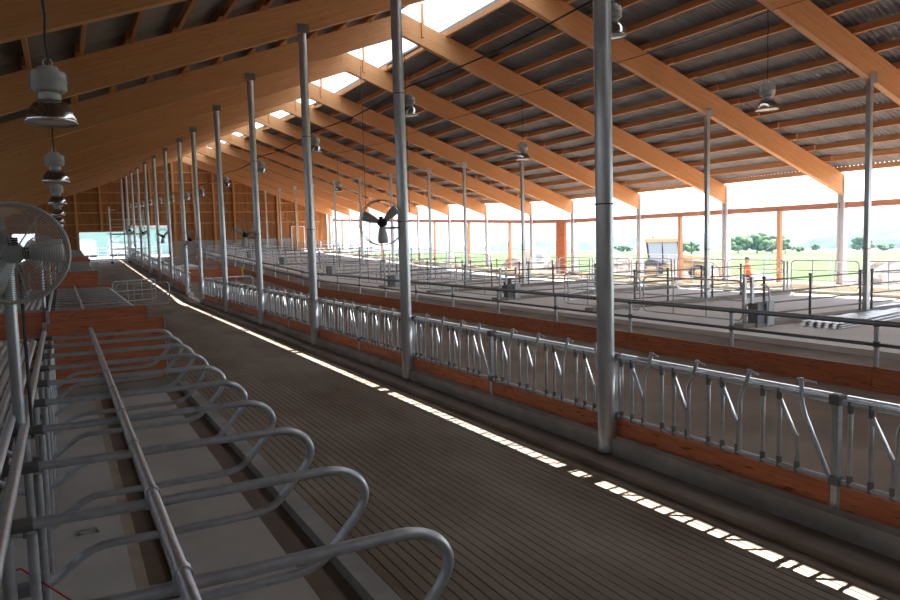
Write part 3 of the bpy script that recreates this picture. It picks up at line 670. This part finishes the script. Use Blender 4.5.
for k, y in enumerate(TR):
    divider(y, [16.45, 18.35, 20.62, 21.18, 23.0], [15.70, 15.98, 25.2, 25.4], f'dark pipe divider with a drinking trough at its front end, {ORD[k+1]} of these')
    t = thing('drinking_trough', f'grey box drinking trough at a pen divider, {ORD[k+1]} from the viewpoint', 'trough', (16.15, y-0.25, 0.25+zf(y)), group='drinking troughs')
    mk('tank', MB().box(-0.28, 0.28, -0.02, 0.0, 0.08, 0.62).box(-0.28, 0.28, 0.26, 0.28, 0.08, 0.62).box(-0.28, -0.26, 0, 0.26, 0.08, 0.62).box(-0.28, 0.28, 0, 0.26, 0.08, 0.11), 'galvdark', t)
    mk('front_panel', MB().box(0.02, 0.31, -0.06, -0.03, 0.04, 0.68), 'box', t)
    mk('water_inlet', MB().box(-0.06, 0.10, 0.06, 0.20, 0.40, 0.50), 'galvdark', t)
    mk('base', MB().box(-0.32, 0.32, -0.05, 0.31, 0.0, 0.08), 'curb', t)
    mk('guard_hoop', MB().tube([(0.05, -0.05, 0.0), (0.05, -0.12, 0.7), (0.05, -0.10, 1.0), (0.05, 0.0, 1.08), (0.05, 0.15, 1.10)], 0.024, 8), 'galv', t)
    nxt = [b_ for b_ in BAYS if b_ > y+7]
    z = 0.25+zf(y)
    gate(G4, (15.75, y+0.1, z+0.16), 0, f'round-cornered pipe gate just beyond a drinking trough, {ORD[k+1]} of these along the pens', 'front pen gates by the troughs', tilt(y))
    gate(G4, (15.75, y+3.95, zf(y+4)+0.41), math.radians(1.5), f'round-cornered pipe gate in the middle of a pen front, {ORD[k+1]} of these along the pens', 'middle front pen gates', tilt(y))
    gate(G4, (16.3, y+8.3, zf(y+8)+0.41), math.radians(-62), f'round-cornered pipe gate swung into the pen, {ORD[k+1]} of these along the pens', 'swung pen gates')
for k, y in enumerate(MID):
    divider(y, [17.4, 18.95, 20.62, 21.18, 22.7], [25.2, 25.4] if k < 3 else [25.2], f'dark pipe divider without a trough, {ORD[k+1]} of these from the viewpoint')
k = 0
for i in range(2, len(BAYS)-1):
    y0, y1 = BAYS[i], BAYS[i+1]
    if y1-y0 < 5.5: continue
    k += 1
    gate(G27, (25.3, y0+0.12, 0.30+zf(y0)+0.15), 0, f'four-bar gate on the outer pen line, near half of the {ORD[k]} bay', 'outer pen gates', tilt(y0))
    gate(G27, (25.3, y0+3.02, 0.30+zf(y0+3)+0.15), 0, f'four-bar gate on the outer pen line, far half of the {ORD[k]} bay', 'outer pen gates', tilt(y0))
# corrugated sheets lying in the nearest pen
for k in range(3):
    mb = MB(); vs_ = []; N = 40; Wd = 1.05
    for i in range(N+1):
        yy = Wd*i/N; wv = 0.012*math.sin(2*math.pi*yy/0.2)
        for x in (0, 6.4): vs_.append((x, yy, wv))
    o = len(vs_); vs_ += [(x, y, z-0.004) for x, y, z in vs_]
    mb.add(vs_, [(2*i, 2*i+1, 2*i+3, 2*i+2) for i in range(N)]+[(o+2*i, o+2*i+2, o+2*i+3, o+2*i+1) for i in range(N)], True)
    tag(mk('metal_sheet', mb, 'sheetmetal', loc=(17.0+0.22*k, 11.25+0.12*k, 0.275+0.03*k), rot=(0, 0, math.radians(7+2*k))), f'bright corrugated metal sheet lying on the pen floor, {("bottom", "middle", "top")[k]} of the stack', 'sheet', 'metal sheets on the pen floor')
rb = thing('rubber_mats', 'dark heap of folded rubber matting beside a slim column', 'mat', (19.3, 30.2, 0.25))
for q in range(4):
    mk('mat', MB().tube([(-0.55+0.08*q, -0.4, 0.07+0.12*q), (0.1, -0.1, 0.10+0.13*q), (0.6-0.1*q, 0.3, 0.07+0.12*q)], [0.07, 0.1, 0.06], 8), 'rubber', rb)
# ------------------------------------------------------------------ alley gates, red panel, scaffold
GA = gate_parts(2.3, 1.0, 3, 0.026, 2)
gate(GA, (2.1, 36.6, 0.15), math.radians(-92), 'light pipe gate swung across the alley beyond the second cubicle block', 'alley gates', name='alley_gate')
gate(GA, (2.1, 38.6, 0.2), math.radians(-62), 'light pipe gate standing half open behind the alley gate', 'alley gates', name='alley_gate')
gate(gate_parts(2.6, 0.95, 3, 0.026, 2), (6.3, 38.4, 0.2), math.radians(-80), 'pipe gate in the gap of the headlock fence', 'alley gates', name='alley_gate')
rp_ = thing('red_barrier', 'low red-stained plank barrier with yellow tape standing in the feed alley', 'barrier', (7.0, 49.5, zf(49.5)))
for q in range(4): mk('plank', MB().box(-0.9, 3.6, -0.03, 0.03, 0.1+0.2*q, 0.29+0.2*q), 'boardx', rp_)
for q in range(4): mk('plank', MB().box(3.6, 3.66, -0.03, 1.2, 0.1+0.2*q, 0.29+0.2*q), 'board', rp_)
mk('warning_tape', MB().box(3.57, 3.70, -0.05, 0.08, 0.25, 0.92), 'tape', rp_)
for px in (-0.8, 1.4, 3.5): mk('post', MB().box(px-0.05, px+0.05, 0.04, 0.12, 0, 0.95), 'eavewood', rp_)
mk('covering_sheet', MB().tube([(-0.6, 0.3, 1.02), (0.2, 0.35, 1.08), (1.0, 0.3, 1.0)], [0.12, 0.22, 0.1], 8), 'white', rp_)
sc = thing('scaffold_tower', 'metal scaffold tower with platforms standing at the end of the alley', 'scaffold', (4.2, 74.5, zf(75)))
for px in (0, 1.5, 2.9):
    for py in (0, 1.3):
        hh = 5.3 if px < 2 else 5.0
        if px == 1.5: hh = 4.2
        mk('standard', MB().tube([(px, py, 0.2), (px, py, hh)], 0.035, 6), 'galv', sc)
        mk('castor', MB().lathe([(0, -0.04), (0.1, -0.04), (0.1, 0.04), (0, 0.04)], (px, py, 0.1), 10, 'y'), 'rubber', sc)
for z in (0.6, 1.3, 2.0, 2.7, 3.4, 4.1, 5.0):
    for py in (0, 1.3):
        mk('ledger', MB().tube([(0, py, z), (2.9 if z < 4.2 else 1.5 if z < 4.5 else 0.5, py, z)], 0.026, 6), 'galv', sc)
    mk('ledger', MB().tube([(0, 0, z), (0, 1.3, z)], 0.026, 6), 'galv', sc)
for z in (1.35, 2.75): mk('platform', MB().box(-0.3, 3.1, 0.1, 1.2, z, z+0.05), 'galvdark', sc)
mk('brace', MB().tube([(0, 0, 0.6), (2.9, 0, 2.7)], 0.022, 6), 'galv', sc); mk('brace', MB().tube([(0, 1.3, 2.0), (2.9, 1.3, 4.1)], 0.022, 6), 'galv', sc)
for i, (x0, y0, L) in enumerate([(11.5, 68.0, 2.6), (13.5, 63, 2.6), (12.6, 73, 3.2), (15, 77, 3.0), (17, 70, 3.0)]):
    gate(G27, (x0, y0, zf(y0)+0.35), math.radians(-70+i*7), f'white-grey holding pen gate near the far gable, {ORD[i+1]} from the left', 'holding pen gates near the gable', name='holding_gate')
dr = thing('door_1', 'pale framed door in the far gable wall', 'door', (24.0, YG-0.08, zg), kind='structure')
mk('frame', MB().box(-0.1, 0.0, -0.05, 0.05, 0, 3.1).box(1.4, 1.5, -0.05, 0.05, 0, 3.1).box(-0.1, 1.5, -0.05, 0.05, 3.0, 3.1), 'white', dr)
mk('leaf', MB().box(0.02, 1.38, -0.02, 0.02, 0.05, 2.98), 'cladding', dr); mk('handle', MB().box(1.2, 1.3, -0.06, -0.02, 1.0, 1.05), 'galvdark', dr)

# ------------------------------------------------------------------ outside
def gz(x, y):
    b_ = 0.38 - 0.0235*max(0, x-31) - 0.85*min(1, max(0, (x-29.9)/1.0))
    return b_ + 0.25*noise.noise(Vector((x*0.08, y*0.08, 0)))*(1 if x > 31 else 0.2)
mb = MB(); xs = [27.2, 28.5, 29.8, 30.2, 30.6, 31, 33, 36, 40, 45, 52, 60, 75, 95, 120, 150, 190, 240, 280, 330, 400, 520, 700, 1000, 1500, 2400]; ysx = [-300+25*k for k in range(12)]+[4*k for k in range(24)]+[YG+10+25*k for k in range(70)]+[1800+200*k for k in range(10)]
vs_ = [(x, y, gz(x, y) + zf(min(y, YG))*max(0, min(1, (31-x)/3)) - (max(0, y-300)*0.004)) for x in xs for y in ysx]; ny = len(ysx)
mb.add(vs_, [(i*ny+j, (i+1)*ny+j, (i+1)*ny+j+1, i*ny+j+1) for i in range(len(xs)-1) for j in range(ny-1)], True)
gd = mk('ground', mb, 'ground'); tag(gd, 'bare earth and green field sloping away beside the barn', 'ground', kind='structure')
gd2 = mk('ground', MB().box(-60, 29.8, 112, 400, 1.0, 1.7), 'curb'); tag(gd2, 'pale yard behind the far gable', 'ground', kind='structure')

def mound(px, py0, dist, rx, ry, h, label, name='rubble_mound'):
    c = at_dist(px, py0, dist); base = gz(c.x, c.y)-0.1; mb = MB(); N, R_ = 22, 7; vs_ = [(0, 0, h)]; fs = []
    for i in range(1, R_+1):
        t = i/R_
        for j in range(N):
            a = 2*math.pi*j/N; nn = noise.noise(Vector((math.cos(a)*2*t+px, math.sin(a)*2*t, 3.1)))
            vs_.append((rx*t*math.cos(a)*(1+0.25*nn), ry*t*math.sin(a)*(1+0.25*nn), max(-0.1, h*(0.5+0.5*math.cos(math.pi*t))*(1+0.45*nn)) if i < R_ else -0.2))
    for j in range(N): fs.append((0, 1+j, 1+(j+1) % N))
    for i in range(R_-1):
        for j in range(N): fs.append((1+i*N+j, 1+(i+1)*N+j, 1+(i+1)*N+(j+1) % N, 1+i*N+(j+1) % N))
    mb.add(vs_, fs, True); o = mk(name, mb, 'earth', loc=(c.x, c.y, base)); tag(o, label, 'mound', 'earth mounds beside the barn')
mound(618, 262, 59, 3.6, 3.6, 2.0, 'grey-brown rubble mound left of the digger')
mound(882, 268, 47, 3.0, 3.2, 1.7, 'brown earth mound at the right edge of the view')
mound(752, 266, 51, 2.2, 3.6, 0.8, 'low pale gravel mound behind the orange-clad worker')
mound(699, 263, 62, 2.6, 3.0, 1.3, 'earth mound right of the digger')
mound(514, 257, 73, 2.2, 2.2, 1.9, 'tan earth heap left of the pale container')
mound(556, 258, 70, 2.2, 2.2, 1.3, 'pale earth heap beside the wide timber post')

# digger
c = at_dist(668, 250, 57); base = gz(c.x, c.y)-0.1; yaw = math.radians(-44)
ex = thing('digger', 'faded yellow wheeled digger with glazed cab working on the field edge', 'digger', (c.x, c.y, base), (0, 0, yaw)); ex.scale = (1.22, 1.22, 1.1)
mk('chassis', MB().box(-1.6, 2.2, -0.6, 0.6, 0.6, 1.1).box(0.7, 2.3, -0.5, 0.5, 1.05, 1.55), 'yellow', ex)
mk('hood', MB().prism([(0.75, 1.1), (2.4, 1.1), (2.4, 1.55), (0.75, 1.75)], -0.45, 0.45), 'yellow', ex)
for (a, b_) in [(-1.1, -1.25), (0.75, 0.55)]:
    for yy in (-0.72, 0.72): mk('cab_pillar', MB().tube([(a, yy, 1.1), (b_, yy*0.93, 2.65)], 0.06, 6), 'rubber', ex)
for yy in (-0.7, 0.7): mk('cab_pillar', MB().tube([(-0.3, yy, 1.1), (-0.35, yy*0.93, 2.65)], 0.045, 6), 'rubber', ex)
mk('cab_roof', MB().prism([(-1.4, 2.63), (0.75, 2.63), (0.80, 2.72), (0.7, 2.85), (-1.3, 2.88), (-1.42, 2.74)], -0.78, 0.78), 'yellow', ex)
for yy in (-0.69, 0.67): mk('side_window', MB().prism([(-1.1, 1.2), (0.72, 1.2), (0.55, 2.6), (-1.22, 2.6)], yy, yy+0.02), 'glass', ex)
mk('windscreen', MB().prism([(-0.66, 1.3), (0.66, 1.3), (0.62, 2.58), (-0.62, 2.58)], 0.62, 0.64, 'x'), 'glass', ex)
mk('rear_window', MB().prism([(-0.66, 1.3), (0.66, 1.3), (0.62, 2.58), (-0.62, 2.58)], -1.2, -1.18, 'x'), 'glass', ex)
mk('seat', MB().box(-0.6, -0.1, -0.25, 0.25, 1.1, 1.5).box(-0.65, -0.5, -0.25, 0.25, 1.5, 2.1), 'black', ex)
mk('beacon', MB().tube([(-0.9, 0.4, 2.88), (-0.9, 0.4, 3.05)], 0.07, 8), 'orange', ex)
mk('exhaust', MB().tube([(1.4, 0.3, 1.6), (1.4, 0.3, 2.5), (1.33, 0.3, 2.6)], 0.045, 8), 'rubber', ex)
for (wx, r) in ((-1.0, 0.72), (1.75, 0.55)):
    for yy in (-0.8, 0.8):
        wh = mk('wheel', MB().lathe([(0.0, -0.18), (r*0.6, -0.18), (r*0.93, -0.17), (r, -0.1), (r, 0.1), (r*0.93, 0.17), (r*0.6, 0.18), (0, 0.18)], (wx, yy, r), 20, 'y'), 'rubber', ex)
        mk('rim', MB().lathe([(0, -0.2), (r*0.5, -0.19), (r*0.5, 0.19), (0, 0.2)], (wx, yy, r), 16, 'y'), 'yellow', wh)
mk('loader_arm', MB().tube([(0.9, -0.6, 1.4), (2.6, -0.6, 1.2), (3.1, -0.6, 0.6)], 0.09, 6), 'yellow', ex); mk('loader_arm', MB().tube([(0.9, 0.6, 1.4), (2.6, 0.6, 1.2), (3.1, 0.6, 0.6)], 0.09, 6), 'yellow', ex)
mk('bucket', MB().prism([(3.0, 0.2), (3.7, 0.15), (3.75, 0.25), (3.15, 0.35), (3.05, 0.9), (2.95, 0.9)], -1.0, 1.0), 'yellow', ex)
# white site container
c = at_dist(536, 252, 78); base = gz(c.x, c.y)
ct = thing('site_container', 'small pale site cabin with a dark window beyond the wide timber post', 'cabin', (c.x, c.y, base), (0, 0, math.radians(-50)))
mk('body', MB().box(-1.2, 1.2, -1.1, 1.1, 0.1, 2.35), 'white', ct); mk('roof', MB().box(-1.25, 1.25, -1.15, 1.15, 2.35, 2.45), 'greywall', ct)
mk('window', MB().box(0.3, 0.95, -1.13, -1.09, 1.1, 1.9), 'glass', ct); mk('door', MB().box(-0.9, -0.1, -1.13, -1.09, 0.15, 2.1), 'cream', ct)
# worker in orange, seen from behind over the wall
c = at_dist(747, 266, 40.5); base = gz(c.x, c.y)
def skin_obj(name, vs_, es, rs, mat, parent):
    me = bpy.data.meshes.new(name); me.from_pydata(vs_, es, []); me.materials.append(M[mat]); o = link(name, me, parent)
    o.modifiers.new('skin', 'SKIN'); o.modifiers.new('sub', 'SUBSURF').levels = 1; o.modifiers['sub'].render_levels = 2
    for v_, r in zip(me.skin_vertices[0].data, rs): v_.radius = (r, r)
    me.skin_vertices[0].data[0].use_root = True
    return o
pe_scale = 1.12
pe = thing('person', 'person in an orange jacket standing beyond the low wall, seen from behind', 'person', (c.x, c.y, base), (0, 0, math.radians(-125)))
V = [(0, 0, 0.95), (0, 0.01, 1.2), (0, 0.0, 1.42), (0, 0.01, 1.53), (0, 0.02, 1.62), (0, 0.02, 1.72), (0.19, 0, 1.42), (0.25, 0.02, 1.15), (0.23, 0.1, 0.90), (0.23, 0.13, 0.82), (-0.19, 0, 1.42), (-0.25, 0.02, 1.15), (-0.23, 0.1, 0.90), (-0.23, 0.13, 0.82),
     (0.1, 0, 0.88), (0.11, 0.02, 0.48), (0.11, -0.02, 0.08), (0.11, 0.12, 0.04), (-0.1, 0, 0.88), (-0.11, 0.02, 0.48), (-0.11, -0.02, 0.08), (-0.11, 0.12, 0.04)]
Eg = [(0, 1), (1, 2), (2, 3), (3, 4), (4, 5), (2, 6), (6, 7), (7, 8), (8, 9), (2, 10), (10, 11), (11, 12), (12, 13), (0, 14), (14, 15), (15, 16), (16, 17), (0, 18), (18, 19), (19, 20), (20, 21)]
Rr = [0.14, 0.14, 0.15, 0.06, 0.1, 0.085, 0.065, 0.05, 0.04, 0.035, 0.065, 0.05, 0.04, 0.035, 0.09, 0.06, 0.045, 0.04, 0.09, 0.06, 0.045, 0.04]
pe.scale = (pe_scale,)*3
skin_obj('body', V, Eg, Rr, 'skin', pe)
skin_obj('jacket', [V[0], V[1], (0, 0, 1.44), V[6], V[7], V[8], V[10], V[11], V[12]], [(0, 1), (1, 2), (2, 3), (3, 4), (4, 5), (2, 6), (6, 7), (7, 8)], [0.18, 0.19, 0.18, 0.095, 0.08, 0.065, 0.095, 0.08, 0.065], 'orange', pe)
skin_obj('trousers', [(0, 0, 0.93), V[14], V[15], V[16], V[18], V[19], V[20]], [(0, 1), (1, 2), (2, 3), (0, 4), (4, 5), (5, 6)], [0.16, 0.11, 0.085, 0.07, 0.11, 0.085, 0.07], 'navy', pe)
mk('hair', MB().lathe([(0.0, 0.13), (0.06, 0.115), (0.10, 0.06), (0.105, 0.0), (0.09, -0.05)], (0, 0.0, 1.69), 14), 'bark', pe)
# mesh site fence
for k in range(16):
    y0 = 8+3.5*k; X = 32.4
    t = thing('site_fence', f'grey wire mesh site fence panel behind the open eave, {ORD[k+1]} from the right', 'fence', (X, y0, gz(X, y0)+0.05), group='site fence panels')
    mk('frame', MB().tube([(0, 0, 0), (0, 3.42, 0), (0, 3.42, 1.95), (0, 0, 1.95)], 0.02, 6, closed=True), 'galv', t)
    wm = MB()
    for q in range(1, 24): wm.tube([(0, 3.42*q/24, 0), (0, 3.42*q/24, 1.95)], 0.003, 3, caps=False)
    for q in range(1, 8): wm.tube([(0, 0, 1.95*q/8), (0, 3.42, 1.95*q/8)], 0.003, 3, caps=False)
    mk('mesh_wires', wm, 'galv', t, kind='stuff'); mk('foot', MB().box(-0.3, 0.3, -0.1, 0.1, -0.12, 0.02), 'curb', t)
# trees
def tree(px, ytop, ybot, wpx, dist, label, seed, group='trees beyond the field'):
    rn = random.Random(seed); b_ = at_dist(px, ybot, dist); tp = at_dist(px, ytop, dist); h = tp.z-b_.z; w = wpx/F_PX*dist*0.5
    t = thing('tree', label, 'tree', (b_.x, b_.y, b_.z), group=group)
    mk('trunk', MB().tube([(0, 0, -0.5), (0.1, 0, h*0.3), (0, 0.1, h*0.6)], [h*0.04, h*0.03, h*0.015], 6), 'bark', t)
    mb = MB()
    for q in range(26):
        a = rn.uniform(0, 6.28); rr = w*math.sqrt(rn.random())*0.8; zz = h*rn.uniform(0.25, 0.85)*(1-0.25*(rr/w)**2); r = rn.uniform(0.16, 0.3)*min(h, w*1.3)
        cx, cy = rr*math.cos(a), rr*math.sin(a); n1, n2 = 10, 6; vs_ = []; fs = []
        for i in range(n2+1):
            th = math.pi*i/n2
            for j in range(n1):
                ph = 2*math.pi*j/n1; d = Vector((math.sin(th)*math.cos(ph), math.sin(th)*math.sin(ph), math.cos(th)))
                nn = 1+0.35*noise.noise(d*2.5+Vector((q*3.1, seed, 0)))
                vs_.append((cx+d.x*r*nn, cy+d.y*r*nn, min(h, zz+d.z*r*nn*0.85)))
        for i in range(n2):
            for j in range(n1): fs.append((i*n1+j, (i+1)*n1+j, (i+1)*n1+(j+1) % n1, i*n1+(j+1) % n1))
        mb.add(vs_, fs, True)
    mk('crown', mb, 'leaf', t, kind='stuff')
for i, a in enumerate([(738, 235, 252.5, 22, 262, 'rounded green tree standing left in the field-edge clump'), (757, 231.5, 252.5, 28, 266, 'tallest broad tree of the field-edge clump'), (772, 233, 252.5, 22, 262, 'broad tree right of the clump beside the timber post'),
                       (785, 237, 253, 14, 250, 'dark bush standing right of the timber post'), (797, 246, 252, 12, 255, 'low pale shrub on the field edge'), (816, 244, 251, 8, 270, 'single small round bush in the stubble strip'),
                       (690, 241, 252, 20, 290, 'hazy tree directly left of the slim column'), (676, 242, 252, 16, 300, 'hazy tree beside the digger cab'), (862, 235, 251, 18, 330, 'dark tree just right of the slim pen column'), (885, 243, 251, 16, 335, 'low bushy tree near the right edge'), (624, 245, 252, 20, 330, 'distant tree above the rubble mound')]):
    tree(*a[:5], a[5], i+11)
# hills covered with forest
def hill(pts, dist, depth, mat, label, amp, name='hill'):
    mb = MB(); vs_ = []; N = 260; xs_ = [p[0] for p in pts]; K = 14
    for i in range(N+1):
        px = xs_[0]+(xs_[-1]-xs_[0])*i/N
        for (a, b_) in zip(pts[:-1], pts[1:]):
            if a[0] <= px <= b_[0]: yt = a[1]+(b_[1]-a[1])*(px-a[0])/(b_[0]-a[0]); break
        p = at_dist(px, yt, dist)
        for q in range(K+1):
            u = q/K; dd = dist*(1-depth+2*depth*u); w = at_dist(px, yt, dd)
            hgt = math.sin(math.pi*min(1, u/1.0))**0.6 if 0 < u < 1 else 0
            j = amp*noise.noise(Vector((w.x*0.03, w.y*0.03, 0)))+amp*0.7*noise.noise(Vector((w.x*0.09, w.y*0.09, 5)))
            vs_.append((w.x, w.y, p.z-dist*0.03*(1-hgt)+j*hgt))
    mb.add(vs_, [(i*(K+1)+q, (i+1)*(K+1)+q, (i+1)*(K+1)+q+1, i*(K+1)+q+1) for i in range(N) for q in range(K)], True)
    o = mk(name, mb, mat); tag(o, label, 'hill', kind='structure')
hill([(300, 250), (470, 247), (560, 241), (640, 236), (720, 233), (800, 231), (900, 226), (1000, 222)], 2100, 0.15, 'forest', 'pale blue hill line along the horizon', 6)
hill([(470, 252), (495, 244), (540, 242), (600, 240), (640, 239), (700, 237), (790, 238), (830, 244), (850, 249)], 1150, 0.12, 'forest', 'wooded ridge beyond the green field', 5)
hill([(790, 248), (815, 240), (845, 233), (870, 230), (900, 229), (1000, 226)], 720, 0.10, 'forest', 'dark wooded ridge at the right', 4)
# haze over the valley
m, n, l, b = new_mat('valley_haze'); n.remove(b)
vsn = n.new('ShaderNodeVolumeScatter'); vsn.inputs['Color'].default_value = (0.058, 0.098, 0.140, 1); vsn.inputs['Density'].default_value = 0.0015; vsn.inputs['Anisotropy'].default_value = 0.2
l.new(vsn.outputs[0], n['Material Output'].inputs['Volume']); M['haze'] = m
hz = mk('haze', MB().box(60, 1750, -600, 2600, -120, 60), 'haze'); tag(hz, 'pale summer haze hanging over the valley', 'haze', kind='stuff')
# yard behind the gable
bl = thing('farm_building', 'pale green clad building seen through the far gable openings', 'building', (6.0, 135, 1.7))
mk('wall', MB().box(-6, 16, 0, 10, 0, 4.6), 'greenwall', bl); mk('roof', MB().prism([(-6.5, 4.6), (16.5, 4.6), (5, 7.2)], -0.4, 10.4), 'roof', bl)
for q in range(4): mk('window', MB().box(-3+4*q, -1.2+4*q, -0.05, 0.0, 1.6, 3.0), 'glass', bl)
for q, (x, w, h, lb) in enumerate([(3.0, 2.2, 2.2, 'white builders van shape parked behind the left gable opening'), (7.5, 3.0, 1.6, 'low white container in the yard behind the gable')]):
    t = thing('yard_container', lb, 'container', (x, 106+6*q, 1.8)); mk('body', MB().box(-w/2, w/2, -1, 1, 0.3, h), 'whitebox', t); mk('skid', MB().box(-w/2, w/2, -0.9, 0.9, 0, 0.3), 'rubber', t); mk('door', MB().box(-w/4, w/4, -1.03, -1, 0.4, h-0.2), 'greywall', t)
for k in range(3):
    gate(G27, (1.9+2.9*k, 92, 1.85), math.radians(-90), f'thin barrier in the yard behind the gable, {ORD[k+1]} from the left', 'yard barriers', name='yard_barrier')
